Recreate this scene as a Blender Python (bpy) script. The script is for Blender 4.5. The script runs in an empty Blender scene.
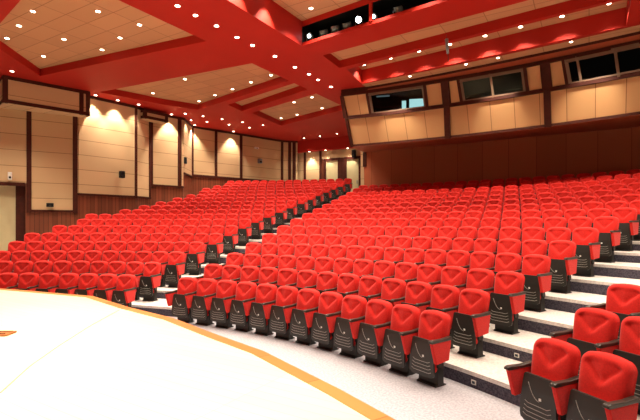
import bpy, bmesh, math, random
from mathutils import Vector, Matrix
random.seed(7)
sc = bpy.context.scene
COL = sc.collection
R = math.radians

# ------------------------------------------------------------------ survey of the hall (metres)
F, YAW, YH, EYE = 440.83, 0.548, 222.33, 2.207          # lens in px, heading, horizon row, eye height
CX, CY, R1, PITCH, RISE = -6.182, -3.654, 10.653, 0.935, 0.22   # the rows are arcs about one centre
ZS = 7.75                                                # red soffit height
FW = Vector((-math.sin(YAW), math.cos(YAW))); RT = Vector((math.cos(YAW), math.sin(YAW)))
DZ = {1: .0, 2: -.005, 3: -.015, 5: .01, 6: .03, 7: .04, 8: .025, 9: .005, 10: -.01, 11: -.02, 12: -.015, 13: -.02}

def unz(x, y, z):
    d = F * (z - EYE) / (YH - y); q = FW * d + RT * (d * (x - 320) / F)
    return Vector((q.x, q.y, z))
def und(x, y, d):
    q = FW * d + RT * (d * (x - 320) / F)
    return Vector((q.x, q.y, EYE + (YH - y) * d / F))
def sight(x):
    return FW + RT * ((x - 320) / F)
def col(x, p, q):
    """plan point where the sight line of column x crosses the wall line p-q"""
    s = sight(x); a = Vector(p[:2]); b = Vector(q[:2]); e = b - a
    den = s.x * e.y - s.y * e.x
    d = (a.x * e.y - a.y * e.x) / den
    return s * d
def proj(P):
    d = P[0] * FW.x + P[1] * FW.y; l = P[0] * RT.x + P[1] * RT.y
    return (320 + F * l / d, YH - F * (P[2] - EYE) / d, d)
def tier(n): return (n - 1) * RISE + DZ.get(n, 0)
def row_r(n): return R1 + (n - 1) * PITCH
def pol(r, deg, z=0):
    return Vector((CX + r * math.sin(R(deg)), CY + r * math.cos(R(deg)), z))

# ------------------------------------------------------------------ materials
def mat(name, rgb, rough=.6, spec=.3, metal=0, noise=None, bump=None, emit=None, sheen=0):
    m = bpy.data.materials.new(name); m.use_nodes = True
    nt = m.node_tree; b = nt.nodes['Principled BSDF']
    b.inputs['Base Color'].default_value = (*rgb, 1); b.inputs['Roughness'].default_value = rough
    b.inputs['Specular IOR Level'].default_value = spec; b.inputs['Metallic'].default_value = metal
    if sheen:
        b.inputs['Sheen Weight'].default_value = sheen
    tc = nt.nodes.new('ShaderNodeTexCoord')
    if noise:
        scale, amt = noise
        n = nt.nodes.new('ShaderNodeTexNoise'); n.inputs['Scale'].default_value = scale; n.inputs['Detail'].default_value = 4
        nt.links.new(tc.outputs['Object'], n.inputs['Vector'])
        r = nt.nodes.new('ShaderNodeMapRange'); r.inputs[1].default_value = .3; r.inputs[2].default_value = .7
        r.inputs[3].default_value = 1 - amt; r.inputs[4].default_value = 1 + amt
        nt.links.new(n.outputs['Fac'], r.inputs[0])
        mx = nt.nodes.new('ShaderNodeVectorMath'); mx.operation = 'SCALE'
        mx.inputs[0].default_value = rgb
        nt.links.new(r.outputs[0], mx.inputs['Scale']); nt.links.new(mx.outputs[0], b.inputs['Base Color'])
    if bump:
        scale, st = bump
        n2 = nt.nodes.new('ShaderNodeTexNoise'); n2.inputs['Scale'].default_value = scale
        nt.links.new(tc.outputs['Object'], n2.inputs['Vector'])
        bp = nt.nodes.new('ShaderNodeBump'); bp.inputs['Strength'].default_value = st; bp.inputs['Distance'].default_value = .01
        nt.links.new(n2.outputs['Fac'], bp.inputs['Height']); nt.links.new(bp.outputs[0], b.inputs['Normal'])
    if emit:
        b.inputs['Emission Color'].default_value = (*emit[0], 1); b.inputs['Emission Strength'].default_value = emit[1]
    return m

def joint_mat(name, rgb, line, size, width, axis='UV', rough=.7, var=.05, spec=.25):
    """sheets with thin joints; UV in metres"""
    m = mat(name, rgb, rough, spec); nt = m.node_tree; b = nt.nodes['Principled BSDF']
    uv = nt.nodes.new('ShaderNodeUVMap'); uv.uv_map = 'UVMap'
    br = nt.nodes.new('ShaderNodeTexBrick'); br.offset = .0; br.squash = 1
    br.inputs['Scale'].default_value = 1; br.inputs['Brick Width'].default_value = size[0]; br.inputs['Row Height'].default_value = size[1]
    br.inputs['Mortar Size'].default_value = width; br.inputs['Mortar Smooth'].default_value = .1; br.inputs['Bias'].default_value = 0
    lo = [c * (1 - var) for c in rgb]; hi = [min(1, c * (1 + var)) for c in rgb]
    br.inputs['Color1'].default_value = (*lo, 1); br.inputs['Color2'].default_value = (*hi, 1); br.inputs['Mortar'].default_value = (*line, 1)
    nt.links.new(uv.outputs[0], br.inputs['Vector']); nt.links.new(br.outputs['Color'], b.inputs['Base Color'])
    return m

M = {}
M['fabric'] = mat('red_fabric', (.66, .020, .014), .85, .2, noise=(60, .10), bump=(240, .25), sheen=.15)
M['shell'] = mat('black_plastic', (.022, .020, .017), .42, .45)
M['rib'] = mat('rib_painted_highlight', (.36, .34, .30), .35, .5)  # ribs of the black shell; their shiny highlight is put into the grey
M['badge'] = mat('white_badge', (.8, .8, .76), .4)
M['arm'] = mat('armrest_plastic', (.035, .028, .022), .35, .5)
M['steel'] = mat('dark_steel', (.03, .028, .026), .5, .4, .3)
M['ceil'] = mat('red_ceiling_paint', (.42, .015, .007), .65, .25, noise=(.8, .05))
M['panel_ceil'] = joint_mat('ceiling_sheet', (.55, .30, .15), (.33, .16, .075), (1.25, .62), .012, rough=.75)
M['cream'] = joint_mat('wall_fabric_panel', (.62, .43, .235), (.30, .18, .08), (30, .64), .012, rough=.85)
M['booth'] = joint_mat('booth_veneer', (.66, .38, .17), (.30, .14, .055), (.82, 30), .012, rough=.6)
M['wain'] = joint_mat('wainscot_wood', (.22, .060, .026), (.07, .016, .008), (.16, 30), .010, rough=.45, var=.22, spec=.4)
M['backwood'] = joint_mat('back_wall_wood', (.44, .125, .055), (.24, .06, .027), (1.1, 30), .010, rough=.6, var=.08)
M['brown'] = mat('dark_brown_trim', (.060, .012, .006), .6, .2, noise=(6, .2))
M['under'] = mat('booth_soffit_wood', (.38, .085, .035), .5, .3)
M['door'] = mat('cream_door', (.62, .53, .30), .55, .3, noise=(2, .05))
M['black'] = mat('matt_black', (.008, .008, .009), .7, .2)
M['winframe'] = mat('window_frame_paint', (.20, .125, .08), .5, .3)
M['lamp'] = mat('lit_lens', (1, 1, 1), .4, emit=((1, .86, .62), 14))
M['ring'] = mat('lamp_ring', (.42, .12, .06), .4, .4)
M['spotlens'] = mat('stage_lens', (1, 1, 1), .3, emit=((.82, .95, 1), 25))
M['glassoff'] = mat('dull_lens', (.05, .07, .09), .12, .6)
M['canmetal'] = mat('lantern_metal', (.26, .32, .35), .4, .5, .3)
M['screen'] = mat('lit_screen', (.1, .1, .1), .3, emit=((.55, .95, 1.0), 1.6))
M['screen2'] = mat('dim_screen', (.02, .02, .02), .3, emit=((.6, .8, .9), .25))
M['trimwood'] = joint_mat('stage_edge_wood', (.50, .175, .05), (.33, .105, .03), (.9, 30), .006, rough=.4, var=.2)
M['stage'] = joint_mat('stage_boards', (.80, .68, .44), (.66, .53, .30), (2.4, .12), .003, rough=.35, var=.05, spec=.4)
M['seam'] = mat('dark_seam', (.32, .27, .18), .6)
M['cloud'] = mat('device_white', (.75, .72, .65), .4)

def carpet(name, a, b_, scale):
    m = mat(name, a, .95, .1); nt = m.node_tree; b = nt.nodes['Principled BSDF']
    tc = nt.nodes.new('ShaderNodeTexCoord')
    n = nt.nodes.new('ShaderNodeTexNoise'); n.inputs['Scale'].default_value = scale; n.inputs['Detail'].default_value = 3
    nt.links.new(tc.outputs['Object'], n.inputs['Vector'])
    r = nt.nodes.new('ShaderNodeValToRGB'); r.color_ramp.elements[0].position = .38; r.color_ramp.elements[1].position = .62
    r.color_ramp.elements[0].color = (*a, 1); r.color_ramp.elements[1].color = (*b_, 1)
    nt.links.new(n.outputs['Fac'], r.inputs['Fac']); nt.links.new(r.outputs[0], b.inputs['Base Color'])
    return m
M['carpet'] = carpet('speckled_grey_carpet', (.36, .36, .41), (.50, .49, .53), 34)
M['tread'] = carpet('tread_carpet', (.60, .56, .53), (.74, .70, .66), 30)
M['riser'] = carpet('navy_riser_carpet', (.050, .045, .062), (.10, .09, .115), 40)

def glass_mat():
    m = bpy.data.materials.new('booth_glass'); m.use_nodes = True; nt = m.node_tree; nt.nodes.clear()
    o = nt.nodes.new('ShaderNodeOutputMaterial'); mx = nt.nodes.new('ShaderNodeMixShader')
    t = nt.nodes.new('ShaderNodeBsdfTransparent'); g = nt.nodes.new('ShaderNodeBsdfGlossy')
    t.inputs[0].default_value = (.42, .46, .44, 1); g.inputs['Roughness'].default_value = .03
    mx.inputs[0].default_value = .012
    nt.links.new(t.outputs[0], mx.inputs[1]); nt.links.new(g.outputs[0], mx.inputs[2]); nt.links.new(mx.outputs[0], o.inputs[0])
    return m
M['glass'] = glass_mat()

# ------------------------------------------------------------------ object helpers
def link(name, me, parent=None):
    o = bpy.data.objects.new(name, me); COL.objects.link(o)
    if parent: o.parent = parent
    return o
def tag(o, label=None, cat=None, group=None, kind=None):
    if label: o['label'] = label
    if cat: o['category'] = cat
    if group: o['group'] = group
    if kind: o['kind'] = kind
    return o
def empty(name, loc, rz=0):
    o = bpy.data.objects.new(name, None); o.location = loc; o.rotation_euler = (0, 0, rz); o.empty_display_size = .1
    COL.objects.link(o); return o
class MB:
    """collects faces with material slots and metre UVs"""
    def __init__(s): s.bm = bmesh.new(); s.uv = s.bm.loops.layers.uv.new('UVMap'); s.mats = []
    def slot(s, m):
        if m not in s.mats: s.mats.append(m)
        return s.mats.index(m)
    def face(s, pts, m, uv=None, smooth=False):
        vs = [s.bm.verts.new(p) for p in pts]
        try: f = s.bm.faces.new(vs)
        except ValueError: return None
        f.material_index = s.slot(m); f.smooth = smooth
        s.autouv(f, uv); return f
    def autouv(s, f, uv=None):
        if uv:
            for l, q in zip(f.loops, uv): l[s.uv].uv = q
            return
        f.normal_update(); n = f.normal
        if abs(n.z) > .7: ux, uy = Vector((1, 0, 0)), Vector((0, 1, 0))
        else:
            ux = Vector((-n.y, n.x, 0)).normalized(); uy = Vector((0, 0, 1))
        for l in f.loops: l[s.uv].uv = (l.vert.co.dot(ux), l.vert.co.dot(uy))
    def prism(s, poly, z0, z1, m, side=None, caps=True):
        """poly: plan points; vertical prism"""
        side = side or m; n = len(poly)
        a = sum(poly[i][0] * poly[(i + 1) % n][1] - poly[(i + 1) % n][0] * poly[i][1] for i in range(n))
        if a < 0: poly = poly[::-1]
        if caps:
            s.face([(p[0], p[1], z1) for p in poly], m); s.face([(p[0], p[1], z0) for p in poly[::-1]], m)
        for i in range(n):
            p, q = poly[i], poly[(i + 1) % n]
            s.face([(p[0], p[1], z0), (q[0], q[1], z0), (q[0], q[1], z1), (p[0], p[1], z1)], side)
    def box(s, c, d, m, rot=None, bev=0):
        mt = Matrix.Translation(c) @ (rot.to_4x4() if rot else Matrix()) @ Matrix.Diagonal((*d, 1))
        g = bmesh.ops.create_cube(s.bm, size=1, matrix=mt)
        fs = {f for v in g['verts'] for f in v.link_faces}
        if bev:
            es = list({e for v in g['verts'] for e in v.link_edges})
            r = bmesh.ops.bevel(s.bm, geom=es, offset=bev, segments=2, affect='EDGES', profile=.5)
            fs = {f for f in r['faces']} | {f for f in fs if f.is_valid}
        for f in fs:
            f.material_index = s.slot(m); s.autouv(f)
    def cyl(s, p, q, r0, r1, m, n=16, caps=True):
        p, q = Vector(p), Vector(q); ax = (q - p); L = ax.length
        rot = ax.to_track_quat('Z', 'Y').to_matrix().to_4x4()
        g = bmesh.ops.create_cone(s.bm, cap_ends=caps, segments=n, radius1=r0, radius2=r1, depth=L, matrix=Matrix.Translation((p + q) / 2) @ rot)
        for f in {f for v in g['verts'] for f in v.link_faces}:
            f.material_index = s.slot(m); f.smooth = len(f.verts) == 4
    def extr(s, prof, x0, x1, m, bev=0):
        """profile in (y,z) extruded along x"""
        a = [s.bm.verts.new((x0, y, z)) for y, z in prof]; b = [s.bm.verts.new((x1, y, z)) for y, z in prof]
        n = len(prof); fs = [s.bm.faces.new(a), s.bm.faces.new(b[::-1])]
        for i in range(n): fs.append(s.bm.faces.new([a[i], b[i], b[(i + 1) % n], a[(i + 1) % n]][::-1]))
        bmesh.ops.recalc_face_normals(s.bm, faces=fs)
        if bev:
            es = list({e for f in fs for e in f.edges})
            r = bmesh.ops.bevel(s.bm, geom=es, offset=bev, segments=2, affect='EDGES', profile=.5)
            fs = [f for f in set(fs) | set(r['faces']) if f.is_valid]
        for f in fs: f.material_index = s.slot(m); s.autouv(f)
    def mesh(s, name):
        me = bpy.data.meshes.new(name); s.bm.normal_update(); s.bm.to_mesh(me); s.bm.free()
        for m in s.mats: me.materials.append(M[m])
        return me
    def obj(s, name, parent=None, kind=None):
        o = link(name, s.mesh(name), parent)
        if kind: o['kind'] = kind
        return o

# ------------------------------------------------------------------ seat meshes (local: faces -Y, origin on the floor under the top of the back)
def backrest_mesh(nu=30, nv=32):
    b = MB(); H, W, rr, T = .47, .252, .105, .085
    def half(v):
        z = v * H; w = W - .022 * (1 - v)
        if z > H - rr: w = w - rr + math.sqrt(max(0, rr * rr - (z - (H - rr)) ** 2)) 
        return max(w, .02)
    def crease(x, z):
        # lower edges of the pressed triangle: from (+-.165,.375) down to (0,.225)
        a = Vector((.148, .365)); c = Vector((.036, .250)); p = Vector((abs(x), z)); e = (c - a); L = e.length; e /= L
        t = (p - a).dot(e); nrm = Vector((e.y, -e.x))
        if nrm.y > 0: nrm = -nrm
        s = -(p - a).dot(nrm)                        # >0 above the crease
        end = 1.0
        if t < 0: end = math.exp(-(t / .028) ** 2)
        if t > L: end = math.exp(-((t - L) / .045) ** 2)
        if z > .39: end *= max(0, 1 - (z - .39) / .045)
        return .044 * end * (math.exp(-s / .12) if s > 0 else math.exp(s / .012))
    G = []
    for j in range(nv + 1):
        v = j / nv; v = 1 - (1 - v) ** 1.15; rowv = []
        for i in range(nu + 1):
            u = -1 + 2 * i / nu; x = u * half(v)
            z = v * H + .016 * (1 - u * u) * v
            th = T * (max(0, 1 - abs(u) ** 7) * max(0, 1 - v ** 14)) ** .5 * (1 - .18 * (2 * v - 1) ** 2)
            y = -th + crease(x, v * H) * (1 if th > .03 else 0)
            y += (v * H - H) * .20 + .005
            rowv.append(b.bm.verts.new((x, y, z + .495)))
        G.append(rowv)
    for j in range(nv):
        for i in range(nu):
            f = b.bm.faces.new([G[j][i], G[j][i + 1], G[j + 1][i + 1], G[j + 1][i]]); f.smooth = True; f.material_index = b.slot('fabric')
    # rim folds back to the shell
    loop = [G[0][i] for i in range(nu + 1)] + [G[j][nu] for j in range(1, nv + 1)] + [G[nv][i] for i in range(nu - 1, -1, -1)] + [G[j][0] for j in range(nv - 1, 0, -1)]
    bk = [b.bm.verts.new(v.co + Vector((0, .035, -.004))) for v in loop]; n = len(loop)
    for i in range(n):
        f = b.bm.faces.new([loop[(i + 1) % n], loop[i], bk[i], bk[(i + 1) % n]]); f.smooth = True
    b.bm.faces.new(bk)
    return b.mesh('backrest')
def backshell_mesh():
    b = MB(); b.extr([(.020, .94), (.048, .93), (-.035, .42), (-.065, .42)], -.215, .215, 'shell', .008)
    return b.mesh('back_shell')
def pan_mesh():
    b = MB()
    prof = [(.62, .205), (.63, .19), (.60, .215), (.50, .213), (.36, .200), (.24, .185), (.19, .165), (.175, .13)]
    ys = lambda z: -.262 - (.63 - z) * .07 - .012 * math.sin(max(0, min(1, (z - .18) / .45)) * math.pi)
    pts = [(.172, .628), (.185, .61), (.196, .48), (.207, .34), (.214, .21), (.205, .165), (.16, .14)]
    outl = [(x, z) for x, z in pts] + [(-x, z) for x, z in pts[::-1]]
    fr = [b.bm.verts.new((x, ys(z), z)) for x, z in outl]; bk = [b.bm.verts.new((x, ys(z) + .03, z)) for x, z in outl]
    n = len(outl)
    fs = [b.bm.faces.new(fr), b.bm.faces.new(bk[::-1])] + [b.bm.faces.new([fr[(i + 1) % n], fr[i], bk[i], bk[(i + 1) % n]]) for i in range(n)]
    bmesh.ops.recalc_face_normals(b.bm, faces=fs)
    bmesh.ops.triangulate(b.bm, faces=fs[:2])
    for f in b.bm.faces: f.material_index = b.slot('shell')
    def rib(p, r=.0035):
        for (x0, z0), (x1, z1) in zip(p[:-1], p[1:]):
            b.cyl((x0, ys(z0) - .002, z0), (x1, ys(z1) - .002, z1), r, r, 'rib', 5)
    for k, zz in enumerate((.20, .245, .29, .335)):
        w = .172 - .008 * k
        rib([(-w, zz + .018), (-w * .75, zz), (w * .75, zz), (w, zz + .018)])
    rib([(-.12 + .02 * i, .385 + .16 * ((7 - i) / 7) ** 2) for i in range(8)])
    b.box((.03, ys(.41) - .004, .41), (.026, .006, .026), 'badge')
    # hinge blocks that carry the pan
    b.box((-.215, -.19, .33), (.03, .06, .10), 'shell'); b.box((.215, -.19, .33), (.03, .06, .10), 'shell')
    return b.mesh('seat_pan')
def cushion_mesh():
    b = MB(); b.extr([(-.230, .60), (-.160, .57), (-.170, .22), (-.240, .19)], -.180, .180, 'fabric', .02)
    return b.mesh('seat_cushion')
def panel_mesh():
    b = MB(); b.extr([(-.410, .642), (-.04, .642), (-.085, .38), (-.325, .36)], -.026, .026, 'fabric', .008)
    return b.mesh('side_panel')
def arm_mesh():
    b = MB(); b.extr([(-.440, .650), (-.430, .674), (-.39, .684), (-.20, .676), (-.03, .690), (-.03, .643), (-.41, .638)], -.030, .030, 'arm', .008)
    return b.mesh('armrest')
def pedestal_mesh():
    b = MB()
    b.extr([(-.20, .015), (-.20, 0), (.01, 0), (.01, .015), (-.04, .03), (-.05, .30), (-.15, .30), (-.16, .03)], -.17, .17, 'steel', .003)
    b.box((0, -.13, .40), (.52, .05, .06), 'steel'); b.box((-.19, -.12, .33), (.03, .05, .16), 'steel'); b.box((.19, -.12, .33), (.03, .05, .16), 'steel')
    b.box((0, -.10, .30), (.40, .05, .04), 'steel')
    return b.mesh('pedestal')
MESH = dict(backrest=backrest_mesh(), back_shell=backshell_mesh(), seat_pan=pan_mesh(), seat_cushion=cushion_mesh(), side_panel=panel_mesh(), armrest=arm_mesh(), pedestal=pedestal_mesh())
SEAT_HALF = .27

ORD = 'zeroth first second third fourth fifth sixth seventh eighth ninth tenth eleventh twelfth thirteenth fourteenth fifteenth sixteenth seventeenth eighteenth nineteenth twentieth twenty-first twenty-second twenty-third twenty-fourth twenty-fifth twenty-sixth twenty-seventh'.split()
seats = []      # (depth, n, deg, block, order from left, count, scale)
def add_row(block, n, degs, sx):
    N = len(degs)
    for i, a in enumerate(degs):
        p = pol(row_r(n), a, tier(n) + .7); x, y, d = proj(p)
        if -14 < x < 656 and d > 0 and y < 440:
            seats.append((d, n, a, block, i, N, sx))
def spread(a, b, N): return [a + (b - a) * i / (N - 1) for i in range(N)]
for n in range(1, 16):
    a, b_ = -8.0 - .06 * min(n - 1, 4), {1: 24.2, 2: 23.95, 3: 23.9, 4: 23.6}.get(n, 23.55)
    N = 11 + n; sx = math.radians(b_ - a) * row_r(n) / (N - 1) / (2 * SEAT_HALF)
    add_row('centre', n, spread(a, b_, N), sx)
LEFT_END = {4: -40, 5: -40, 6: -38.3, 7: -36.7, 8: -36.6, 9: -34.5, 10: -32.4, 11: -31, 12: -30, 13: -29.8, 14: -29.2, 15: -28.9, 16: -28.4, 17: -27.6, 18: -27.2}
RIGHT_OF_LEFT = {1: -17.2, 2: -17.0, 3: -16.5, 4: -16.2, 5: -15.7, 6: -15.5, 7: -15.3, 8: -15.1, 9: -14.8, 10: -14.4, 11: -14.1, 12: -13.6, 13: -13.4, 14: -13.2, 15: -12.9, 16: -12.7, 17: -12.4, 18: -12.1}
for n in range(1, 19):
    b_ = RIGHT_OF_LEFT[n]; pit = math.degrees(.510 / row_r(n)); a = LEFT_END.get(n, -41)
    N = int(round((b_ - a) / pit)) + 1
    add_row('left', n, [b_ - pit * (N - 1 - i) for i in range(N)], .510 / .54)
for n, a in ((1, 33.6), (2, 32.7), (3, 31.9), (4, 31.5), (5, 31.2)):
    pit = math.degrees(.54 / row_r(n)); add_row('right', n, [a + pit * i for i in range(5)], 1.0)
seats.sort()
NEAR = seats[:300]; FAR = seats[300:]

def seat_label(n, block, i, N):
    if block == 'centre':
        if n < 9: return f'red tip-up seat, {ORD[n]} row of the centre block, {ORD[N - i]} from its right aisle end'
        return f'red tip-up seat, {ORD[n]} row of the centre block, {ORD[i + 1]} from its left aisle end'
    if block == 'left':
        return f'red tip-up seat, {ORD[n]} row of the left block, {ORD[N - i]} from its stepped aisle end'
    return f'red tip-up seat, {ORD[n]} row right of the white steps, {ORD[i + 1]} from the steps'
GRP = {'centre': 'red seats of the centre block', 'left': 'red seats of the left block', 'right': 'red seats right of the steps'}
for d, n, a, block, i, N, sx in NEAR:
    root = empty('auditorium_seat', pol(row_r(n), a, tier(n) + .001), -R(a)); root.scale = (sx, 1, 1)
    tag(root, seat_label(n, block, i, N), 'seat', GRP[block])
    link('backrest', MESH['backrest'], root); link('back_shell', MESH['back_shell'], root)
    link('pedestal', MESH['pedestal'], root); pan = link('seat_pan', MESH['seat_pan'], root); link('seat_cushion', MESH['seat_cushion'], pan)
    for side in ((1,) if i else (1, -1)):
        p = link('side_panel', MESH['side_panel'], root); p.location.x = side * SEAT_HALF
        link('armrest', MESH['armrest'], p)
# the remaining rows, a mass of the same seats
FM = ['fabric', 'shell', 'rib', 'badge', 'arm', 'steel']
def whole(both):
    bm = bmesh.new()
    for nm, me in MESH.items():
        side_part = nm in ('side_panel', 'armrest')
        for side in ((1, -1) if (side_part and both) else (1,)):
            t = me.copy(); t.transform(Matrix.Translation((side * SEAT_HALF if side_part else 0, 0, 0)))
            remap = [FM.index(k) for m in me.materials for k in FM if M[k] == m]
            for p in t.polygons: p.material_index = remap[p.material_index]
            bm.from_mesh(t); bpy.data.meshes.remove(t)
    me = bpy.data.meshes.new('whole'); bm.to_mesh(me); bm.free(); return me
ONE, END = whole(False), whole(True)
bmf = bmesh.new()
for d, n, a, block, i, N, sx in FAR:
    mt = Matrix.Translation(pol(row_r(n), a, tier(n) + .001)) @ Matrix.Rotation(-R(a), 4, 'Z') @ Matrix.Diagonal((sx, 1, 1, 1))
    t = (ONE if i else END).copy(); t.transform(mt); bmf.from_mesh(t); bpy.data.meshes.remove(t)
me = bpy.data.meshes.new('distant_seats'); bmf.to_mesh(me); bmf.free()
for k in FM: me.materials.append(M[k])
if FAR:
    tag(link('distant_seats', me), 'farthest rows of small red seats below the back walls', 'seats', kind='stuff')

# ------------------------------------------------------------------ floor, tiers, stage
b = MB(); b.prism([(-24, -2), (9, -2), (9, 26), (-24, 26)], -.3, 0, 'carpet'); b.obj('floor', kind='structure')
def ring(b, r0, r1, a0, a1, z0, z1, steps, top='tread', side='riser'):
    def P(r, a, z): return pol(r, a, z)
    for k in range(steps):
        u, v = a0 + (a1 - a0) * k / steps, a0 + (a1 - a0) * (k + 1) / steps
        b.face([P(r0, u, z1), P(r1, u, z1), P(r1, v, z1), P(r0, v, z1)][::-1], top)
        zn = z1 - .055
        b.face([P(r0, u, z0), P(r0, u, zn), P(r0, v, zn), P(r0, v, z0)][::-1], side)
        b.face([P(r0, u, zn), P(r0, u, z1), P(r0, v, z1), P(r0, v, zn)][::-1], top)
    for a, o in ((a0, 1), (a1, -1)):
        b.face([P(r0, a, z0), P(r1, a, z0), P(r1, a, z1), P(r0, a, z1)][::o], side)
LANDZ = 1.06
root = None
for n in range(2, 19):
    b = MB(); r0 = row_r(n - 1) + .225; r1 = row_r(n) + .24
    a0 = -45 if n < 6 else max(-43, LEFT_END[n] - 2.6); a1 = 46 if n < 16 else -9.5
    if n == 18: r1 = row_r(18) + 4.5
    ring(b, r0, r1, a0, a1, -.02, tier(n), 48)
    o = b.obj('floor_tier', root, 'structure')
    if root is None: root = o; o.name = 'floor_stepped'
b = MB(); b.prism([pol(14.0, -41.5), pol(14.0, -50), (-24, 7), (-24, 14), (-18.5, 14), pol(18.5, -38.5)], 0, LANDZ, 'tread', 'riser'); b.obj('floor_landing', kind='structure')

EDGE = [(-16, 3.0), (-10.53, 4.52), (-8.09, 4.93), (-6.54, 4.60), (-5.22, 4.41), (-3.92, 4.03), (-3.05, 3.80), (-1.79, 3.26), (-1.21, 2.98), (.6, 2.05), (3, .7)]
SZ = .8
b = MB(); W = .15
inner = []
for i, p in enumerate(EDGE):
    p0 = Vector(EDGE[max(0, i - 1)]); p1 = Vector(EDGE[min(len(EDGE) - 1, i + 1)]); t = (p1 - p0).normalized()
    inner.append(Vector(p) + Vector((t.y, -t.x)) * -W if Vector((t.y, -t.x)).y > 0 else Vector(p) + Vector((t.y, -t.x)) * W)
poly = [(p.x, p.y) for p in inner] + [(3, -6), (-16, -6)]
b.prism(poly, 0, SZ - .002, 'stage'); st = b.obj('floor_stage', kind='structure')
b = MB(); acc = 0
for i in range(len(EDGE) - 1):
    L = (Vector(EDGE[i + 1]) - Vector(EDGE[i])).length
    p, q, pi, qi = EDGE[i], EDGE[i + 1], inner[i], inner[i + 1]
    b.face([(pi.x, pi.y, SZ), (qi.x, qi.y, SZ), (q[0], q[1], SZ), (p[0], p[1], SZ)], 'trimwood', [(acc, 0), (acc + L, 0), (acc + L, .24), (acc, .24)])
    b.face([(p[0], p[1], 0), (q[0], q[1], 0), (q[0], q[1], SZ), (p[0], p[1], SZ)][::-1], 'trimwood')
    b.face([(pi.x, pi.y, 0), (qi.x, qi.y, 0), (qi.x, qi.y, SZ), (pi.x, pi.y, SZ)], 'trimwood')
    acc += L
b.obj('trim_stage_edge', st, 'structure')
# seam arc in the stage boards and the floor trap
b = MB(); cs = [unz(x, y, SZ) for x, y in ((0, 393), (30, 366), (60, 345), (90, 326), (119, 310))]
def strip(b, pts, w, z, m, h=.004):
    for p, q in zip(pts[:-1], pts[1:]):
        t = Vector((q[0] - p[0], q[1] - p[1])).normalized(); nn = Vector((-t.y, t.x)) * w / 2
        b.prism([(p[0] + nn.x, p[1] + nn.y), (q[0] + nn.x, q[1] + nn.y), (q[0] - nn.x, q[1] - nn.y), (p[0] - nn.x, p[1] - nn.y)], z, z + h, m)
strip(b, cs, .012, SZ - .002, 'seam'); b.obj('stage_seam', st, 'structure')
root = empty('floor_socket_lid', (-6.82, 2.30, SZ), R(33)); tag(root, 'brown wooden lid lying on the white stage floor', 'lid')
b = MB(); b.box((0, 0, .012), (1.5, .20, .02), 'trimwood', bev=.004); b.obj('lid_board', root)
b = MB(); b.box((0, -.07, .026), (1.44, .012, .008), 'brown'); b.box((0, .07, .026), (1.44, .012, .008), 'brown'); b.obj('lid_slot', root)

# step lights on the risers
for n, x, where in ((2, 474, 'lowest dark riser of the right steps'), (3, 517, 'second dark riser of the right steps'), (6, 634, 'highest riser, at the right photo edge')):
    r0 = row_r(n - 1) + .225; s = sight(x); o = Vector((-CX, -CY))
    A = s.dot(s); B = o.dot(s); C = o.dot(o) - r0 * r0; d = (-B + math.sqrt(B * B - A * C)) / A; p = s * d
    an = math.atan2(p.x - CX, p.y - CY); ray = Vector((math.sin(an), math.cos(an)))
    root = empty('step_light', (p.x, p.y, tier(n) - .135), -an); tag(root, f'small square step light set in the {where}', 'step light', 'step lights on the risers')
    b = MB(); b.box((0, -.006, 0), (.075, .012, .06), 'cloud', bev=.003); b.obj('bezel', root)
    b = MB(); b.box((0, -.013, 0), (.045, .004, .035), 'glassoff'); b.obj('lens', root)

# ------------------------------------------------------------------ ceiling
def soffit(holes, outer, z, name):
    cu = bpy.data.curves.new(name, 'CURVE'); cu.dimensions = '2D'; cu.fill_mode = 'BOTH'
    for pl in [outer] + holes:
        sp = cu.splines.new('POLY'); sp.points.add(len(pl) - 1); sp.use_cyclic_u = True
        for pt, p in zip(sp.points, pl): pt.co = (p[0], p[1], 0, 1)
    t = bpy.data.objects.new(name, cu); COL.objects.link(t)
    dg = bpy.context.evaluated_depsgraph_get(); me = bpy.data.meshes.new_from_object(t.evaluated_get(dg))
    bpy.data.objects.remove(t); me.name = name
    for v in me.vertices: v.co.z = z
    me.materials.clear(); me.materials.append(M['ceil'])
    return me
BL, BR = -10.03, -7.70
HOLES = [   # plan of each coffer, height of its sheet above the soffit
    ([(-15.6, 6.13), (-10.03, 5.12), (-10.0, 9.70), (-17.75, 8.73)], .27, .72),
    ([(-17.8, 11.12), (BL, 11.88), (BL, 14.10), (-16.45, 15.40), (-17.1, 13.9)], .27, .62),
    ([(-14.52, 15.48), (BL, 14.46), (BL, 15.42), (-14.8, 16.74)], .27, .5),
    ([(-14.59, 17.28), (BL, 16.12), (BL, 19.05), (-15.08, 20.42)], .27, .62),
    ([(BR, 2.2), (.5, 2.2), (.5, 10.72), (BR, 11.53)], .78, .9),
    ([(BR + .15, 12.54), (.85, 11.95), (.85, 13.15), (BR + .05, 13.88)], .27, .62),
    ([(BR + .2, 14.14), (.9, 13.31), (.9, 15.16), (BR - .05, 15.90)], .55, .62),
]
outer = [(-24, -.5), (9, -.5), (9, 22), (-9, 22), (-9, 25.0), (-24, 25.0)]
ce = link('ceiling', soffit([h[0] for h in HOLES], outer, ZS, 'ceiling')); ce['kind'] = 'structure'
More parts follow.
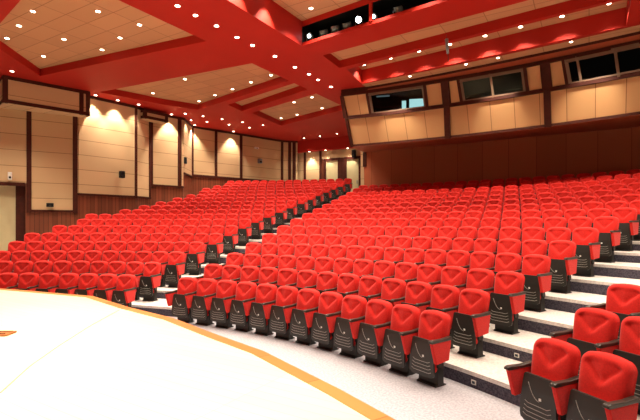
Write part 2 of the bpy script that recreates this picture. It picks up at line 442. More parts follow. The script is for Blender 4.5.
for k, (pl, h, sheet) in enumerate(HOLES):
    n = len(pl); b = MB()
    a = sum(pl[i][0] * pl[(i + 1) % n][1] - pl[(i + 1) % n][0] * pl[i][1] for i in range(n))
    if a < 0: pl = pl[::-1]
    for i in range(n):
        p, q = pl[i], pl[(i + 1) % n]
        if k == 4 and i == 2:      # far face of the big recess carries the lighting slot: lip, slot, head
            for z0, z1 in ((ZS, ZS + .10), (ZS + .60, ZS + h)):
                b.face([(p[0], p[1], z0), (p[0], p[1], z1), (q[0], q[1], z1), (q[0], q[1], z0)], 'ceil')
            continue
        b.face([(p[0], p[1], ZS), (p[0], p[1], ZS + h), (q[0], q[1], ZS + h), (q[0], q[1], ZS)], 'ceil')
    b.obj('coffer_side', ce, 'structure')
    b = MB(); b.face([(p[0], p[1], ZS + h) for p in pl][::-1], 'panel_ceil'); b.obj('ceiling_panel', ce, 'structure')
# lighting slot box
q0, q1 = Vector((BR, 11.53)), Vector((.5, 10.72))
b = MB()
def wallq(b, p, q, z0, z1, m): b.face([(p[0], p[1], z0), (q[0], q[1], z0), (q[0], q[1], z1), (p[0], p[1], z1)], m)
dp = Vector((.085, .85))
wallq(b, q0 + dp, q1 + dp, ZS + .02, ZS + .75, 'black')
b.face([(q0.x, q0.y, ZS + .10), (q1.x, q1.y, ZS + .10), (q1.x + dp.x, q1.y + dp.y, ZS + .10), (q0.x + dp.x, q0.y + dp.y, ZS + .10)], 'black')
b.face([(q0.x, q0.y, ZS + .75), (q1.x, q1.y, ZS + .75), (q1.x + dp.x, q1.y + dp.y, ZS + .75), (q0.x + dp.x, q0.y + dp.y, ZS + .75)], 'black')
wallq(b, q0, q0 + dp, ZS + .1, ZS + .75, 'black'); wallq(b, q1, q1 + dp, ZS + .1, ZS + .75, 'black')
b.obj('lighting_slot', ce, 'structure')
def on_slot(x, back=0.):
    p = col(x, q0, q1); return p + dp.normalized() * back
for x in (371, 455):
    p = on_slot(x, -.01); b = MB(); b.box((p.x, p.y, ZS + .36), (.09, .06, .56), 'ceil', Matrix.Rotation(R(-5.6), 3, 'Z')); b.obj('slot_post', ce, 'structure')
# stage lanterns in the slot
for x, yb, lit, ln, txt in ((305.5, .0, 'dim', .16, 'at the left end of the slot'), (318, .05, None, .22, 'second from the left of the slot'), (330, .02, None, .2, 'with bluish glass in the middle of the slot'),
                            (341, .06, None, .22, 'just left of the dazzling one'), (355, .0, 'lit', .2, 'dazzling beside the red post'), (368.5, .06, 'dim', .12, 'close against the red post'), (392, .1, None, .2, 'in the darkness right of the red post')):
    p = on_slot(x, .22 + yb)
    root = empty('stage_lantern', (p.x, p.y, ZS + .10)); tag(root, f'stage lantern {txt} in the ceiling', 'stage light', 'stage lanterns in the ceiling slot')
    b = MB(); ax = (Vector((.25, -.9, -.22)) if lit else Vector((-.8, -.5, -.35))).normalized(); c = Vector((0, 0, .24))
    b.cyl(c + ax * ln * .5, c - ax * ln * .7, .095, .07, 'canmetal'); b.obj('lantern_body', root)
    b = MB(); b.cyl(c + ax * ln * .5, c + ax * (ln * .5 + .012), .085 if lit != 'dim' else .05, .08 if lit != 'dim' else .045, 'spotlens' if lit else 'glassoff'); b.obj('lens', root)
    b = MB(); b.box((-.11, 0, .13), (.012, .03, .26), 'canmetal'); b.box((.11, 0, .13), (.012, .03, .26), 'canmetal'); b.box((0, 0, .006), (.23, .04, .012), 'canmetal'); b.obj('yoke', root)
# pale strip in front of the booth
CRE = [(-7.78, 15.95, 16.42), (-5.7, 15.84, 16.38), (-3.2, 15.68, 16.27), (-.47, 15.45, 15.96), (1.25, 15.20, 15.72), (4, 14.75, 15.3)]
b = MB()
for (x0, a0, c0), (x1, a1, c1) in zip(CRE[:-1], CRE[1:]):
    b.face([(x0, a0, ZS - .012), (x0, c0, ZS - .012), (x1, c1, ZS - .012), (x1, a1, ZS - .012)], 'panel_ceil')
    b.face([(x0, a0, ZS - .012), (x1, a1, ZS - .012), (x1, a1, ZS), (x0, a0, ZS)], 'ceil')
b.obj('ceiling_strip', ce, 'structure')
# rear bulkhead beyond the left block
b = MB(); b.prism([(-18.4, 24.78), (-9.6, 25.25), (-9.6, 26.2), (-18.4, 26.2)], 6.98, ZS + .02, 'ceil'); b.obj('ceiling_bulkhead', ce, 'structure')

# ------------------------------------------------------------------ left wall
V = [Vector(p) for p in ((-21.6, 4.75), (-18.76, 10.77), (-18.47, 13.34), (-18.83, 14.45), (-18.42, 16.2), (-19.5, 17.75), (-17.75, 24.2), (-17.0, 24.9))]
def inward(p, q):
    t = (q - p).normalized(); return Vector((t.y, -t.x))
def slab(b, p, q, z0, z1, t, m, off=0):
    n = inward(p, q); a, c = p + n * off, q + n * off
    b.prism([a, c, c - n * t, a - n * t], z0, z1, m)
A25 = col(25, V[0], V[1])
DT = 3.70
b = MB()
slab(b, V[0], A25, DT, ZS, .25, 'wain'); slab(b, A25, V[1], .7, ZS, .25, 'wain')
for i in range(1, 7): slab(b, V[i], V[i + 1], .7, ZS, .25, 'wain')
wl = b.obj('wall_left', kind='structure')
def wpanel(p, q, z0, z1, m='cream', t=.05, parent=None):
    b = MB(); slab(b, p, q, z0, z1, t, m, off=t + .001); return b.obj('acoustic_panel', parent or wl, 'structure')
def post(p, n, w, z0, z1, t=.09, parent=None, m='brown'):
    b = MB(); tt = Vector((-n.y, n.x)) * w / 2
    b.prism([p - tt + n * .001, p + tt + n * .001, p + tt + n * t, p - tt + n * t], z0, z1, m); return b.obj('wall_trim', parent or wl, 'structure')
def rail(p, q, z, h=.09, t=.09, parent=None, m='brown'):
    b = MB(); slab(b, p, q, z - h / 2, z + h / 2, t, m, off=t + .001); return b.obj('wall_trim', parent or wl, 'structure')
c = lambda x, i: col(x, V[i], V[i + 1])
wpanel(V[0], c(28, 0), DT + .1, ZS); rail(V[0], A25, DT + .04, .14)
wpanel(c(31, 0), c(73, 0), 2.72, 6.75); wpanel(c(76, 0) , V[1], 3.46, ZS); wpanel(V[1], V[2], 3.46, ZS); wpanel(V[2], V[3], 3.46, ZS)
wpanel(V[3], V[4], 4.13, ZS); wpanel(V[4], V[5], 4.86, ZS); wpanel(V[5], V[6], 4.95, ZS); wpanel(V[6], V[7], 4.95, ZS)
for x, i, z0, w in ((29, 0, 2.6, .17), (75, 0, 2.6, .18), (135.3, 1, 3.46, .12), (148.8, 2, 3.46, .12), (151, 3, 4.1, .14), (179, 3, 4.0, .20), (192, 5, 4.9, .12), (215.5, 5, 4.9, .16), (240.5, 5, 4.9, .18), (281.5, 5, 4.9, .18), (294, 6, 4.9, .22), (289.5, 6, 4.9, .2)):
    post(c(x, i), inward(V[i], V[i + 1]), w, z0, ZS)
rail(c(29, 0), c(75, 0), 2.68); rail(c(76, 0), V[1], 3.42); rail(V[1], V[2], 3.42); rail(V[2], V[3], 3.42); rail(V[3], V[4], 4.08); rail(V[4], V[5], 4.82); rail(V[5], V[6], 4.90, .14); rail(V[6], V[7], 4.9, .14)
for i in range(7): rail(V[i], V[i + 1], ZS - .06, .12, .10)
# door at the left edge, set back in a dark reveal
n = inward(V[0], V[1]); b = MB()
D0 = c(-60, 0)
b.prism([A25 - n * .251, A25 - n * .95, A25 - n * .95 + (A25 - D0).normalized() * .1, A25 - n * .251 + (A25 - D0).normalized() * .1], LANDZ, DT, 'brown')
b.prism([A25 - n * .0, A25 - n * .25, A25 - n * .25 + (A25 - D0).normalized() * .02 , A25 + (A25 - D0).normalized() * .02], LANDZ, DT, 'brown')
b.prism([V[0] - n * .95, A25 - n * .95, A25 - n * .26, V[0] - n * .26], DT, DT + .1, 'brown')
dr = b.obj('door_1', kind='structure')
A16 = c(15.5, 0)
b = MB(); slab(b, V[0], A16 - n * .0, LANDZ, DT, .06, 'door', off=-.30); b.obj('door_leaf', dr, 'structure')
b = MB(); slab(b, A16, A25, LANDZ, DT, .10, 'brown', off=-.20); b.obj('door_jamb', dr, 'structure')
# projecting boxed bulkheads
def bulk(p0, p1, back, z0, z1, name):
    n = inward(p0, p1); t = (p1 - p0).normalized(); b = MB()
    b.prism([p0, p1, p1 - n * back, p0 - n * back], z0, z1, 'panel_ceil' if False else 'cream')
    o = b.obj(name, wl, 'structure')
    for z, h in ((z0 + .07, .14), (z1 - .07, .14)):
        bb = MB(); bb.prism([p0 - t * .03 + n * .03, p1 + t * .03 + n * .03, p1 + t * .03 - n * back, p0 - t * .03 - n * back], z - h / 2, z + h / 2, 'brown', caps=False)
        bb.obj('bulkhead_trim', o, 'structure')
    for f in (.02, .985, .90) if (p1 - p0).length > 2 else (.05, .95):
        q = p0 + (p1 - p0) * f; bb = MB(); bb.prism([q - t * .08 + n * .032, q + t * .08 + n * .032, q + t * .08 - n * .1, q - t * .08 - n * .1], z0, z1, 'brown'); bb.obj('bulkhead_trim', o, 'structure')
    return o
bulk(und(3.5, 0, 16.6).xy, und(89, 0, 18.68).xy, 1.15, 6.72, ZS, 'wall_bulkhead')
bulk(und(144, 0, 21.2).xy, und(167.5, 0, 22.2).xy, .55, 7.22, ZS - .10, 'wall_bulkhead')

# ------------------------------------------------------------------ rear wall behind the left block
L0, L1 = Vector((-17.3, 25.25)), Vector((-9.6, 25.55))
rn = inward(L0, L1)
b = MB(); slab(b, L0, L1, 3.0, 7.1, .3, 'wain'); wr = b.obj('wall_rear', kind='structure')
r = lambda x: col(x, L0, L1)
FZ = tier(18)
wpanel(r(296), r(304), 5.0, 6.98, parent=wr); wpanel(r(306.5), r(320), 5.0, 6.98, parent=wr); wpanel(r(322), r(366), 6.45, 6.98, parent=wr); wpanel(r(360.8), r(366), FZ, 6.45, parent=wr)
for x in (297.5, 305.3, 320.8): post(r(x), rn, .14, FZ, 6.98, parent=wr)
rail(r(296), r(321), 4.95, .12, parent=wr)
for k, (x0, x1) in enumerate(((324.5, 340.5), (345, 361.5))):
    b = MB(); p, q = r(x0), r(x1); t = (q - p).normalized()
    b.prism([p - t * .02, p + t * .16, p + t * .16 + rn * .10, p - t * .02 + rn * .10], FZ, 6.42, 'brown')
    b.prism([q - t * .16, q + t * .02, q + t * .02 + rn * .10, q - t * .16 + rn * .10], FZ, 6.42, 'brown')
    b.prism([p, q, q + rn * .10, p + rn * .10], 6.28, 6.45, 'brown')
    o = b.obj(f'door_{k + 2}', kind='structure')
    b = MB(); slab(b, p + t * .16, q - t * .16, FZ, 6.28, .04, 'door', off=.05); lf = b.obj('door_leaf', o, 'structure')
    b = MB(); hp = q - t * .28 + rn * .07; b.box((hp.x, hp.y, FZ + 1.05), (.04, .05, .22), 'canmetal'); b.obj('door_handle', o)
b = MB(); p, q = r(340.5), r(345); slab(b, p, q, FZ, 6.42, .06, 'brown', off=.08); b.obj('wall_trim', wr, 'structure')

# ------------------------------------------------------------------ wall below the booth
b = MB(); U0, U1 = Vector((-10.03, 20.85)), Vector((7.5, 20.6))
slab(b, U0, U1, 2.0, 5.86, .2, 'backwood'); wb = b.obj('wall_back', kind='structure')
b = MB(); b.prism([U0 - Vector((.0, 0)), U0 - Vector((.2, 0)), U0 + Vector((-.2, 4.8)), U0 + Vector((0, 4.8))], 2.0, 7.75, 'cream'); b.obj('wall_back_return', kind='structure')
b = MB(); b.prism([U0 + Vector((-.04, -.06)), U0 + Vector((.14, -.06)), U0 + Vector((.14, 0)), U0 + Vector((-.04, 0))], 5.1, 5.86, 'brown'); b.obj('wall_trim', wb, 'structure')

# ------------------------------------------------------------------ control booth
def quad(p):
    (x0, y0), (x1, y1), (x2, y2) = p
    def f(x):
        return y0 * (x - x1) * (x - x2) / ((x0 - x1) * (x0 - x2)) + y1 * (x - x0) * (x - x2) / ((x1 - x0) * (x1 - x2)) + y2 * (x - x0) * (x - x1) / ((x2 - x0) * (x2 - x1))
    return f
CURV = {'B': (5.50, quad(((-9.0, 17.1), (-3.5, 17.33), (1.33, 16.6)))), 'S': (6.65, quad(((-8.9, 16.6), (-3.41, 16.83), (1.29, 16.19)))), 'T': (7.50, quad(((-8.85, 16.2), (-3.35, 16.52), (1.29, 16.02))))}
def bcol(x, key):
    """booth point on sight column x along curve"""
    z, f = CURV[key]; s = sight(x); lo, hi = 5., 40.
    for _ in range(50):
        d = (lo + hi) / 2; q = s * d
        if q.y < f(q.x): lo = d
        else: hi = d
    q = s * lo; return Vector((q.x, q.y, z))
def bx(X, key): z, f = CURV[key]; return Vector((X, f(X), z))
def ruled(b, xs, k0, k1, m, off=0., uvh=None):
    acc = 0
    for u, v in zip(xs[:-1], xs[1:]):
        p0, q0_, q1_, p1 = bx(u, k0), bx(v, k0), bx(v, k1), bx(u, k1)
        nn = (q0_ - p0).cross(p1 - p0).normalized()
        if nn.y > 0: nn = -nn
        L = (q0_ - p0).length
        b.face([p0 + nn * off, q0_ + nn * off, q1_ + nn * off, p1 + nn * off], m, [(acc, 0), (acc + L, 0), (acc + L, 1), (acc, 1)]); acc += L
XL, XR = -8.80, 4.2
lin = lambda a, c_, n: [a + (c_ - a) * i / n for i in range(n + 1)]
# lower veneer band, floor slab, soffit
b = MB(); ruled(b, lin(XL, XR, 26), 'B', 'S', 'booth'); bo = b.obj('wall_booth', kind='structure')
b = MB()
xs = lin(XL - .05, XR, 26)
for u, v in zip(xs[:-1], xs[1:]):
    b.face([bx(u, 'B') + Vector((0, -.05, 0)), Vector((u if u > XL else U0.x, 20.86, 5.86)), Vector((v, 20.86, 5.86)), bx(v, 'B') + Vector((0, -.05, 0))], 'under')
    b.face([bx(u, 'B') + Vector((0, -.05, 0)), bx(v, 'B') + Vector((0, -.05, 0)), bx(v, 'B') + Vector((0, -.05, .09)), bx(u, 'B') + Vector((0, -.05, .09))], 'brown')
    b.face([bx(u, 'B') + Vector((0, -.05, .09)), bx(v, 'B') + Vector((0, -.05, .09)), bx(v, 'B') + Vector((0, .02, .09)), bx(u, 'B') + Vector((0, .02, .09))], 'brown')
b.obj('booth_soffit', bo, 'structure')
# side cheek
b = MB(); P = [bx(XL, 'B'), bx(XL, 'S'), bx(XL, 'T')]
b.face([P[0], Vector((XL, 20.8, 5.87)), Vector((XL, 20.8, 7.75)), Vector((XL, P[2].y, 7.75)), P[2], P[1]], 'brown'); b.obj('booth_cheek', bo, 'structure')
def bar(b, p, q, w, t, m):
    """board from p to q lying on the booth face"""
    ax = (q - p); L = ax.length; ax.normalize(); out = Vector((.05, -1, 0)); sd = ax.cross(out).normalized(); out = sd.cross(ax).normalized()
    if out.y > 0: out = -out
    A = [p - sd * w / 2, p + sd * w / 2, q + sd * w / 2, q - sd * w / 2]; Bq = [x_ + out * t for x_ in A]; A = [x_ - out * .02 for x_ in A]
    b.face(Bq, m)
    for i in range(4): j = (i + 1) % 4; b.face([A[i], A[j], Bq[j], Bq[i]], m)
    b.face(A, m)
def railcurve(xs, key, w, t, m, name, dz=0):
    b = MB()
    for u, v in zip(xs[:-1], xs[1:]): bar(b, bx(u, key) + Vector((0, 0, dz)), bx(v, key) + Vector((0, 0, dz)), w, t, m)
    return b.obj(name, bo, 'structure')
railcurve(lin(XL - .05, XR, 20), 'S', .13, .07, 'brown', 'booth_rail')
railcurve(lin(XL - .05, XR, 20), 'T', .12, .05, 'brown', 'booth_rail', .02)
for x in (447, 547):
    b = MB(); o = .0
    bar(b, bcol(x + 1, 'B'), bcol(x, 'S'), .22, .09, 'brown'); bar(b, bcol(x, 'S'), bcol(x - 2.0, 'T'), .22, .09, 'brown'); b.obj('booth_post', bo, 'structure')
b = MB(); bar(b, bx(XL, 'B'), bx(XL, 'S'), .12, .08, 'brown'); bar(b, bx(XL, 'S'), bx(XL, 'T'), .12, .08, 'brown'); b.obj('booth_post', bo, 'structure')
# upper band: solid sheets beside the posts, windows between
def sheet_x(xa, xb):
    b = MB(); pa, pb, pc, pd = bcol(xa[0], 'S'), bcol(xb[0], 'S'), bcol(xb[1], 'T'), bcol(xa[1], 'T')
    L = (pb - pa).length; b.face([pa, pb, pc, pd], 'booth', [(.1, 0), (.1 + L, 0), (.1 + L, 1), (.1, 1)]); b.obj('booth_sheet', bo, 'structure')
    for s_, t_ in ((xa, 0), (xb, 0)):
        b = MB(); bar(b, bcol(s_[0], 'S'), bcol(s_[1], 'T'), .11, .05, 'brown'); b.obj('booth_rail', bo, 'structure')
# (bottom column, top column) of each boundary: the window heads lean outward so edges slant
sheet_x((345, 341.5), (371, 367)); sheet_x((427.5, 424.5), (444.5, 442))
sheet_x((450, 447.5), (462, 458)); sheet_x((528, 524.5), (544, 541.5))
sheet_x((551, 548), (567.5, 563))
WIN = [((372, 368), (427, 424), ()), ((463, 459), (527, 523.5), (.50,)), ((569, 564), (700, 697), (.11, .42, .72))]
for k, (xa, xb, mull) in enumerate(WIN):
    pa, pb, pc, pd = bcol(xa[0], 'S'), bcol(xb[0], 'S'), bcol(xb[1], 'T'), bcol(xa[1], 'T')
    b = MB(); fw_ = .10
    up = (pd - pa).normalized(); al = (pb - pa).normalized()
    bar(b, pa + al * .05, pd + al * .05, fw_, .03, 'winframe'); bar(b, pb - al * .05, pc - al * .05, fw_, .03, 'winframe')
    bar(b, pd - up * .07, pc - up * .07, .14, .03, 'winframe'); bar(b, pa + up * .08, pb + up * .08, .05, .03, 'winframe')
    for t in mull: bar(b, pa.lerp(pb, t), pd.lerp(pc, t), .075, .035, 'winframe')
    o = b.obj(f'window_{k + 1}', kind='structure')
    b = MB(); off = Vector((0, .02, 0)); b.face([pa + off, pb + off, pc + off, pd + off], 'glass'); b.obj('window_pane', o, 'structure')
# cornice between window heads and ceiling
b = MB(); xs = lin(XL - .05, XR, 26)
cf = lambda x: quad(((-5.9, 16.38), (-.48, 15.95), (4, 15.3)))(x) if x > -6 else 16.38 + (-6 - x) * .0
for u, v in zip(xs[:-1], xs[1:]):
    if v < -7.7: continue
    t0, t1 = bx(u, 'T'), bx(v, 'T')
    c0, c1 = Vector((u, cf(u) - .02, ZS)), Vector((v, cf(v) - .02, ZS)); d_ = Vector((0, 0, -.10))
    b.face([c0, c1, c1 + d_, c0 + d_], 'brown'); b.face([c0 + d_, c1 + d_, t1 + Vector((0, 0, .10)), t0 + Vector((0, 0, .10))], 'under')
    b.face([t0 + Vector((0, 0, .1)), t1 + Vector((0, 0, .1)), t1, t0], 'winframe')
b.obj('booth_cornice', bo, 'structure')
b = MB()
xs = lin(XL - .05, -7.7, 3)
for u, v in zip(xs[:-1], xs[1:]): b.face([bx(u, 'T'), bx(v, 'T'), bx(v, 'T') + Vector((0, -.0, .26)), bx(u, 'T') + Vector((0, -.0, .26))], 'brown')
b.obj('booth_rail', bo, 'structure')
# the dark room behind the glass
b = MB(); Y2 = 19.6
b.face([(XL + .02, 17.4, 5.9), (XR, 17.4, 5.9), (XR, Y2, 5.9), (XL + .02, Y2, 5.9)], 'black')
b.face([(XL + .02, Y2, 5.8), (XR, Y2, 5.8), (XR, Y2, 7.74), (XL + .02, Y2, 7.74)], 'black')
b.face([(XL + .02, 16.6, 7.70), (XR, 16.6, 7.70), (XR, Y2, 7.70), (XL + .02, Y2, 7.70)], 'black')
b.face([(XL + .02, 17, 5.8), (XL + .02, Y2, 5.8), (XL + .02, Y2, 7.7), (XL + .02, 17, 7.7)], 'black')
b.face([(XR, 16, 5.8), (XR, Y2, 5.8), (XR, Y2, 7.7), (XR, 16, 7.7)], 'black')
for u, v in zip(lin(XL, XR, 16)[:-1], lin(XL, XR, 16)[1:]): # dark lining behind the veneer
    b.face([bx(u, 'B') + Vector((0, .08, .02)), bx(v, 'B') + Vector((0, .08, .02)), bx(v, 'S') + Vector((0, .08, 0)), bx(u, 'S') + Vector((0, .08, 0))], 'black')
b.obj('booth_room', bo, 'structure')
# desk and monitors behind the first window
b = MB(); b.box((-6.3, 17.9, 6.75), (4.2, .6, .05), 'black'); b.box((-8.2, 17.9, 6.315), (.06, .5, .83), 'black'); b.box((-4.4, 17.9, 6.315), (.06, .5, .83), 'black')
tag(b.obj('control_desk'), 'dark control desk behind the leftmost booth window', 'desk')
def monitor(x, y, w, h, z, m, txt):
    d = 18.15; p = und(x, y, d)
    root = empty('monitor', (p.x, p.y, z), R(20)); tag(root, txt, 'monitor', 'monitors in the booth')
    b = MB(); b.box((0, 0, .03 + h / 2 + .06), (w + .04, .04, h + .04), 'black', bev=.005); b.obj('monitor_case', root)
    b = MB(); b.box((0, -.024, .03 + h / 2 + .06), (w, .006, h), m); b.obj('screen', root)
    b = MB(); b.cyl((0, 0, 0), (0, 0, .09), .02, .02, 'black'); b.box((0, 0, .008), (.22, .16, .016), 'black'); b.obj('monitor_stand', root)
monitor(404, 108, .17, .34, 6.775, 'screen', 'narrow lit monitor behind the leftmost booth window')
monitor(417, 108, .62, .42, 6.775, 'screen', 'wide bluish monitor behind the leftmost booth window')
b = MB(); p = und(383, 80, 18.6); b.box((p.x, p.y, 7.53), (.55, .03, .06), 'screen2', Matrix.Rotation(R(18), 3, 'Z'))
b.cyl((p.x, p.y, 7.55), (p.x, p.y, 7.70), .008, .008, 'black', 8)
tag(b.obj('lit_sign'), 'faint lit strip hanging high inside the leftmost booth window', 'sign')

# ------------------------------------------------------------------ outer walls that close the hall, out of frame
b = MB(); b.prism([(7.5, 2), (7.7, 2), (7.7, 21), (7.5, 21)], 0, ZS, 'cream'); b.obj('wall_right', kind='structure')

# ------------------------------------------------------------------ small wall fittings
def fit(name, x, d, y, size, m, label, cat, group=None, rz=0, foot=False):
    p = und(x, y, d); root = empty(name, p, rz); tag(root, label, cat, group)
    b = MB(); b.box((0, 0, 0), size, m, bev=min(size) * .15); b.obj('housing', root)
    b = MB(); b.cyl((0, -size[1] / 2 + .004, -.2 * size[2]), (0, -size[1] / 2 - .008, -.2 * size[2]), min(size[0], size[2]) * .3, min(size[0], size[2]) * .3, 'steel'); b.obj('cone', root)
    b = MB(); b.box((0, size[1] / 2 + .03, 0), (.05, .08, .05), 'steel'); b.obj('bracket', root)
    return root
def dist(x, i): return c(x, i).dot(FW)
ANG = lambda i: math.atan2((V[i + 1] - V[i]).y, (V[i + 1] - V[i]).x)
fit('wall_speaker', 122, dist(122, 1) - .28, 174.5, (.22, .20, .32), 'black', 'black wall speaker low on the two-lamp cream panel', 'speaker', 'wall speakers', ANG(1))
fit('wall_speaker', 184.8, dist(184.8, 4) - .28, 160.5, (.22, .20, .34), 'black', 'black wall speaker on the narrow turned cream panel', 'speaker', 'wall speakers', ANG(4))
fit('wall_speaker', 50, dist(50, 0) - .2, 205, (.26, .14, .16), 'black', 'small black box at the bottom of the shaded panel', 'speaker', 'wall speakers', ANG(0))
fit('wall_speaker', 260, dist(260, 5) - .25, 161, (.26, .2, .30), 'canmetal', 'grey wall speaker on the wide panel near the back', 'speaker', 'wall speakers', ANG(5))
fit('wall_lamp', 256.5, dist(256.5, 5) - .2, 148, (.30, .14, .10), 'cloud', 'small pale lamp above the grey speaker on the wall', 'lamp', None, ANG(5))
fit('wall_lamp', 10, dist(10, 0) - .25, 176, (.14, .2, .3), 'cloud', 'pale lamp bracketed above the left door', 'lamp', None, ANG(0))
fit('wall_speaker', 353.8, r(353.8).dot(FW) - .3, 154, (.22, .22, .5), 'black', 'black speaker hung above the two rear doors', 'speaker', 'wall speakers', 0)
# hanging microphone in front of the pale strips
p = und(446.5, 10, 13.0)
root = empty('hanging_microphone', (p.x, p.y, ZS - .02)); tag(root, 'dark microphone hanging from the ceiling before the pale strips', 'microphone')
b = MB(); b.cyl((0, 0, .02), (0, 0, -.28), .006, .006, 'steel', 8); b.obj('cord', root)
b = MB(); b.cyl((.0, 0, -.12), (.04, 0, -.55), .05, .04, 'canmetal'); b.obj('microphone_body', root)
b = MB(); b.cyl((.04, 0, -.55), (.06, 0, -.80), .012, .010, 'steel', 8); b.obj('microphone_tip', root)

# ------------------------------------------------------------------ downlights
WARM = (1.0, .86, .68)
K, HOUSE = 2.0, 420
def lamp(x, y, z, where, power=130, cone=110, light=True, size=.062, pos=None, tilt=None):
    p = pos or unz(x, y, z)
    root = empty('downlight', p); tag(root, f'round downlight {where}', 'ceiling light', 'round downlights in the ceiling')
    b = MB(); b.cyl((0, 0, .01), (0, 0, -.012), size + .014, size + .010, 'ring', 20); b.obj('lamp_ring', root)
    b = MB(); b.cyl((0, 0, -.010), (0, 0, -.018), size, size * .96, 'lamp', 16); b.obj('lens', root)
    if light:
        ld = bpy.data.lights.new('downlight_beam', 'SPOT'); ld.energy = power * K; ld.color = WARM; ld.spot_size = R(cone); ld.spot_blend = .6; ld.shadow_soft_size = .06
        lo = bpy.data.objects.new('downlight_beam', ld); COL.objects.link(lo); lo.location = p + Vector((0, 0, -.05))
        if tilt: lo.rotation_euler = tilt
    return root
NTH = ORD[1:]
def series(pts, z, txt, **k):
    for i, (x, y) in enumerate(pts): lamp(x, y, z, txt.format(NTH[i]), **k)
series([(98, 11), (33, 11), (19, 25.5), (139.5, 24.5), (7, 38), (120, 37.5), (64, 39), (102, 49.5), (43.5, 56)], ZS + .27, 'in the large pale coffer at upper left, {} from the top')
series([(177.5, 5.5), (195.5, 15), (216.5, 25.5), (237, 37), (252.5, 45), (275, 56), (295, 67), (309, 74), (318, 79.5), (331, 86.5)], ZS, 'under the long red beam, {} from the top')
series([(153, 93), (199, 101), (215, 95), (232.5, 89), (185, 79), (251, 82), (271, 75)], ZS + .27, 'in the pale coffer left of the beam, {} from left', power=110)
series([(252.5, 113), (281, 118), (294, 102), (297, 114.5), (312, 97), (322, 108), (340, 103.6)], ZS + .27, 'in the farthest pale coffer by the booth, {} from left', power=110)
series([(191, 120), (203, 116), (207, 121.5), (222, 119), (229, 124.5), (242.5, 122), (249.5, 127.5), (263, 125), (304, 138), (320, 136), (337, 133.5)], ZS, 'in the red soffit above the left back corner, {} from left', power=60, size=.052)
def washer(x, y, i, txt, off=.36, power=260, cone=84):
    p = unz(x, y, ZS); a, q = V[i], V[i + 1]; n = inward(a, q); p2 = p.xy; dd = (p2 - a).dot(n)
    p2 = p2 + n * (off - dd)
    lamp(x, y, ZS, txt, power=power, cone=cone, pos=Vector((p2.x, p2.y, ZS)))
lamp(12, 71, ZS, 'in front of the boxed bulkhead at far left', power=150, cone=80, pos=Vector((*(und(2, 0, 16.6).xy + inward(V[0], V[1]) * -.15), ZS)) if False else None)
washer(93, 96, 1, 'just right of the boxed bulkhead, washing the wall'); washer(118, 100, 1, 'above the cream panel with the black speaker'); washer(143, 104, 2, 'above the narrow strip beside the small bulkhead', power=90)
washer(172, 114, 3, 'right of the small boxed bulkhead'); washer(184, 113.5, 4, 'above the narrow turned cream panel', power=110); washer(196, 124.5, 5, 'at the first panel after the turned strip'); washer(238, 130, 5, 'before the wide panel near the back')
for x, t in ((312, 'over the bright narrow panel by the rear doors'), (328, 'over the left rear door'), (350, 'over the right rear door')):
    p = r(x) + rn * .35; 
    root = lamp(x, 150, 6.97, t, power=170 if x == 312 else 90, cone=80, pos=Vector((p.x, p.y, 6.975)))
lamp(311, 8, ZS + .78, 'in the pale recess beside the black slot', power=160)
series([(364, 64.5), (390.5, 58), (419, 51), (450, 44), (485, 35.5), (520.5, 26.5), (562, 16), (609, 3)], ZS + .55, 'in the narrow pale strip before the booth, {} from left', power=110)
series([(410, 76), (466, 64), (498, 57.5), (571, 41.5)], ZS - .014, 'in the cream edge strip above the booth, {} from left', power=35, cone=80, size=.05)
# recess lamps that graze the side of the beam and the slot lip (above the frame)
for k, (X, Y) in enumerate(((-7.42, 7.2), (-7.42, 8.5), (-7.42, 9.7))):
    lamp(0, 0, 0, f'grazing the right side of the red beam, {NTH[k]} from the stage', power=330, cone=80, pos=Vector((X, Y, ZS + .775)))
for k, X in enumerate((-5.0, -3.6, -2.2, -.8)):
    lamp(0, 0, 0, f'beside the black slot, {NTH[k]} from the red beam', power=160, cone=90, pos=Vector((X, 11.36 - (X + 7.7) * .099 - .28, ZS + .775)), size=.05)
# wall washers of the far face behind the strip
# booth face lights under the cornice
for k, x in enumerate((386, 400, 416, 470, 492, 520, 575, 597, 622)):
    p = bcol(x, 'T'); n_ = Vector((p.x, cf(p.x) - .22))

POOLS = ((392, 400), (484, 500), (560, 592))
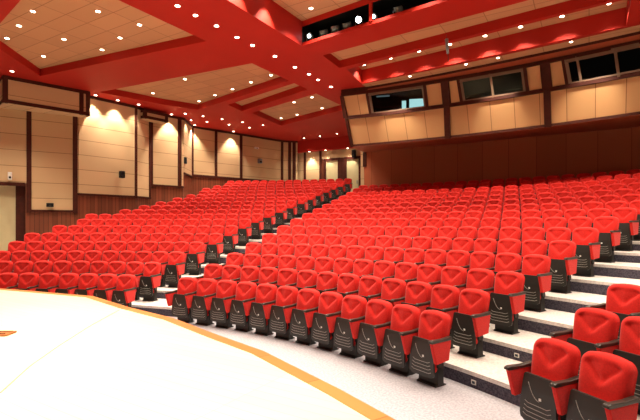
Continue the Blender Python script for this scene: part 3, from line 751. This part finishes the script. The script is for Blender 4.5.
# ------------------------------------------------------------------ stage lighting (lamps on the bars over the stage, above and behind the viewpoint)
def spot(loc, aim, power, size, blend=.5, rad=.25, colr=(1, .93, .82)):
    ld = bpy.data.lights.new('hall_spot', 'SPOT'); ld.energy = power; ld.spot_size = R(size); ld.spot_blend = blend; ld.shadow_soft_size = rad; ld.color = colr
    o = bpy.data.objects.new('hall_spot', ld); COL.objects.link(o); o.location = loc
    o.rotation_euler = (Vector(aim) - Vector(loc)).to_track_quat('-Z', 'Y').to_euler()
for loc, aim, pw, sz in (((-9.5, 1.5, 7.4), (-8.5, 1.0, .8), 2200, 75), ((-5.5, 1.0, 7.4), (-5, 1.0, .8), 2200, 75), ((-2, 0, 7.4), (-2.5, .3, .8), 2000, 75)):
    spot(loc, aim, pw, sz)
# house lights of the centre bay and the right bay, same round lamps out of the frame
for x, y, z in ((-6, 3.5, 8.5), (-3.5, 3.3, 8.5), (-1, 3.2, 8.5), (-6, 5.8, 8.5), (-3.5, 5.6, 8.5), (-1, 5.4, 8.5), (-5.6, 8.2, 8.5), (-3.4, 8, 8.5), (-1, 7.8, 8.5), (1.6, 5, 7.7), (1.6, 7.5, 7.7), (1.6, 10, 7.7), (1.6, 12.5, 7.7), (4.2, 6, 7.7), (4.2, 9, 7.7), (-12, 3.2, 7.7), (-15, 3.6, 7.7), (-17.5, 5, 7.7)):
    spot((x, y, z), (x, y + .01, 0), HOUSE, 125, .6, .06, WARM)
for xl, xb in POOLS:  # added spots without fixtures, making pools of light on the lower booth band
    q = bcol(xb, 'B').lerp(bcol(xb, 'S'), .35)
    spot((q.x, q.y - 1.7, ZS - .05), q, 420, 52, 1, .06, WARM)
w = bpy.data.worlds.new('world'); sc.world = w; w.use_nodes = True
w.node_tree.nodes['Background'].inputs[0].default_value = (1, .82, .64, 1); w.node_tree.nodes['Background'].inputs[1].default_value = .10

# ------------------------------------------------------------------ camera and view
cd = bpy.data.cameras.new('camera'); cam = bpy.data.objects.new('camera', cd); COL.objects.link(cam)
cd.sensor_width = 36; cd.lens = 36 * F / 640; cd.shift_y = (YH - 210) / 640; cd.clip_end = 200
cam.location = (0, 0, EYE); cam.rotation_euler = (R(90), 0, YAW); sc.camera = cam
sc.view_settings.view_transform = 'Standard'; sc.view_settings.look = 'None'; sc.view_settings.gamma = 1; sc.view_settings.exposure = 0
sc.cycles.max_bounces = 6; sc.cycles.use_denoising = True
